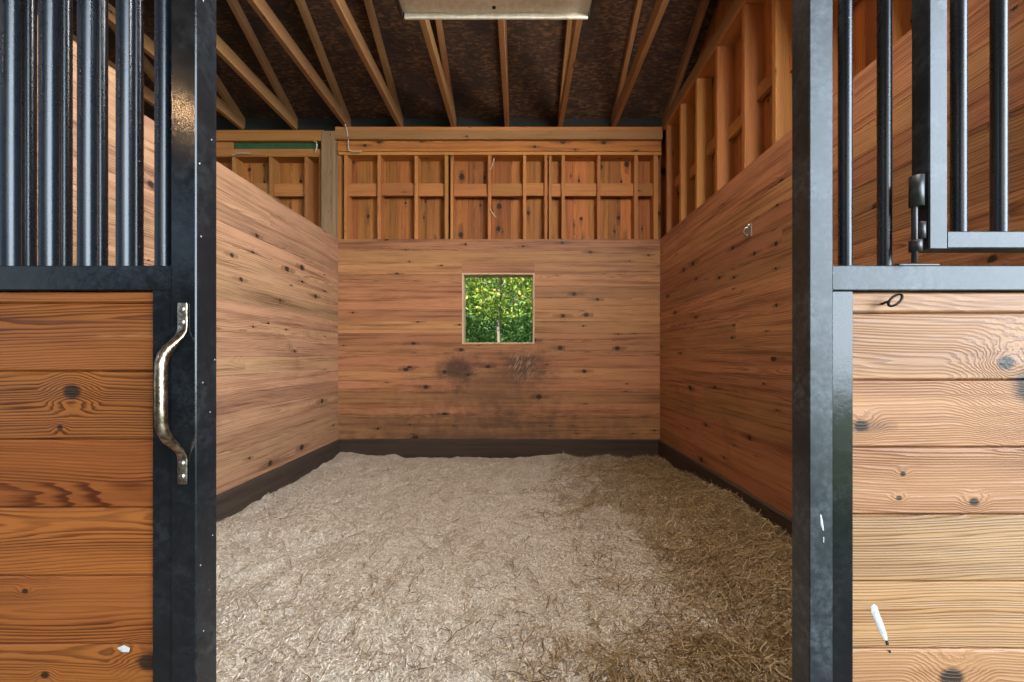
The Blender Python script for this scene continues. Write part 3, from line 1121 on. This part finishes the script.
def tree(loc, h, rad, zc, zr, nl, leaf, size, label, name='tree'):
    r = np.random.default_rng(int(abs(loc[0] * 100) + loc[1] * 10))
    o = empty(name, loc, label, 'tree' if name == 'tree' else 'shrub', 'trees outside the window')
    b = MB()
    P = [Vector((loc[0] + math.sin(i * 1.3 + loc[0]) * .05, loc[1] + math.cos(i) * .04, i / 8 * h)) for i in range(9)]
    b.tube(P, [(.05 - .004 * i,) * 2 for i in range(9)], 10)
    for k in range(14):
        z0 = zc - zr * .8 + k / 14 * zr * 1.5
        a = k * 2.4
        p0 = Vector((loc[0], loc[1], max(z0, .3)))
        b.tube([p0, p0 + Vector((math.cos(a) * rad * .4, math.sin(a) * rad * .4, .25)), p0 + Vector((math.cos(a) * rad * .85, math.sin(a) * rad * .85, .4))], [(.022, .022), (.013, .013), (.005, .005)], 6)
    b.build('trunk', bark, o)
    # leaves in sprays
    nc = nl // 14
    d = r.normal(0, 1, (nc, 3))
    d /= np.linalg.norm(d, axis=1)[:, None]
    rr = r.uniform(.25, 1, nc) ** .5
    C = d * rr[:, None] * np.array([rad, rad, zr]) + np.array([loc[0], loc[1], zc])
    C[:, 2] = np.maximum(C[:, 2], .1)
    C = np.repeat(C, 14, 0) + r.normal(0, size * 1.5, (nc * 14, 3)) * np.array([1, 1, .7])
    m = len(C)
    a = r.normal(0, 1, (m, 3)); a[:, 2] -= .3
    a /= np.linalg.norm(a, axis=1)[:, None]
    up = r.normal(0, .6, (m, 3)) + np.array([0, -.35, .9])
    w = np.cross(a, up)
    w /= np.linalg.norm(w, axis=1)[:, None] + 1e-6
    nrm = np.cross(w, a)
    s = (size * r.uniform(.6, 1.25, m))[:, None]
    v0 = C - a * s * .6
    v1 = C + w * s * .33 + nrm * s * .1
    v2 = C + a * s * .6
    v3 = C - w * s * .33 + nrm * s * .1
    V = np.stack([v0, v1, v2, v3], 1).reshape(-1, 3)
    i = np.arange(m) * 4
    f = fast_mesh('foliage', V, np.stack([i, i + 1, i + 2, i + 3], 1), leaf)
    f.parent = o
    f.matrix_parent_inverse = Matrix.Translation(-Vector(loc))


tree((-.43, 8.6, 0), 3.9, 1.3, 3.0, .95, 6000, leaf_a, .085, 'slim pale-trunked tree with bright yellow-green leaves in the middle of the window')
tree((1.3, 9.4, 0), 4.2, 1.3, 2.9, 1.3, 5000, leaf_a, .085, 'yellow-green tree at the right side of the window')
tree((-2.4, 9.3, 0), 3.8, 1.3, 2.6, 1.3, 5000, leaf_b, .085, 'green tree at the left side of the window')
tree((-1.6, 10.6, 0), 2.2, 1.5, 1.2, 1.2, 6000, leaf_b, .09, 'deep green shrub low on the left behind the slim tree', 'shrub')
tree((.4, 10.4, 0), 2.2, 1.5, 1.2, 1.2, 6000, leaf_b, .09, 'deep green shrub low on the right behind the slim tree', 'shrub')
tree((-3.0, 13.0, 0), 6, 2.6, 3.0, 3.2, 14000, leaf_b, .13, 'tall dense green tree filling the back left of the window')
tree((1.0, 13.2, 0), 6, 2.6, 3.0, 3.2, 14000, leaf_b, .13, 'tall dense green tree filling the back right of the window')
tree((-1.0, 15.2, 0), 6.5, 3.2, 3.2, 3.6, 22000, leaf_b, .13, 'tall dense green tree farthest back in the window')

# ------------------------------------------------------------------ light
w = bpy.data.worlds.new('World')
scene.world = w
w.use_nodes = True
nt = w.node_tree
sky = nt.nodes.new('ShaderNodeTexSky')
sky.sky_type = 'NISHITA'
sky.sun_disc = False
sky.sun_elevation = math.radians(52)
sky.sun_rotation = math.radians(180)
bg = nt.nodes['Background']
bg.inputs[1].default_value = .11
nt.links.new(sky.outputs[0], bg.inputs[0])


def light(name, kind, loc, energy, color, target=None, **kw):
    L = bpy.data.lights.new(name, kind)
    L.energy = energy
    L.color = color
    for k_, v_ in kw.items():
        setattr(L, k_, v_)
    o = bpy.data.objects.new(name, L)
    o.location = loc
    if target is not None:
        o.rotation_euler = (Vector(target) - Vector(loc)).to_track_quat('-Z', 'Y').to_euler()
    col.objects.link(o)
    return o


light('sun', 'SUN', (0, -10, 12), 8.0, (1.0, .93, .82), (0 + 3, 8 - 1, 0), angle=math.radians(1))
# daylight through the big door at the right end of the aisle
light('aisle_door_daylight', 'AREA', (8.5, -5.8, 4.3), 2400, (.74, .87, 1.0), (-2, -.6, 1.6), shape='RECTANGLE', size=9.0, size_y=8.0)
# daylight from the open aisle
light('aisle_daylight', 'AREA', (1.0, -3.9, 3.0), 25, (1.0, .95, .88), (-.5, 2.5, .6), shape='RECTANGLE', size=2.5, size_y=1.4)
# fill added inside the stall to brighten it, with no real source
light('stall_fill', 'AREA', (1.2, 1.1, 3.5), 135, (1.0, .96, .91), (.2, 1.42, 3.15), shape='RECTANGLE', size=1.3, size_y=.8)
# incandescent lamp in the aisle
light('aisle_lamp', 'POINT', (-2.9, -1.9, 3.35), 13, (1.0, .62, .32), shadow_soft_size=.04)

cam = bpy.data.cameras.new('camera')
cam.lens = 14.0
cam.sensor_width = 36
cam.clip_start = .01
cam.shift_x = -8 / 1024
cam.shift_y = 15 / 1024
co = bpy.data.objects.new('camera', cam)
co.location = (0, 0, ZC)
co.rotation_euler = (math.pi / 2, 0, 0)
col.objects.link(co)
scene.camera = co
vs = scene.view_settings
vs.view_transform = 'Standard'
vs.look = 'None'
vs.gamma = 1
vs.use_curve_mapping = False
vs.exposure = 0.32
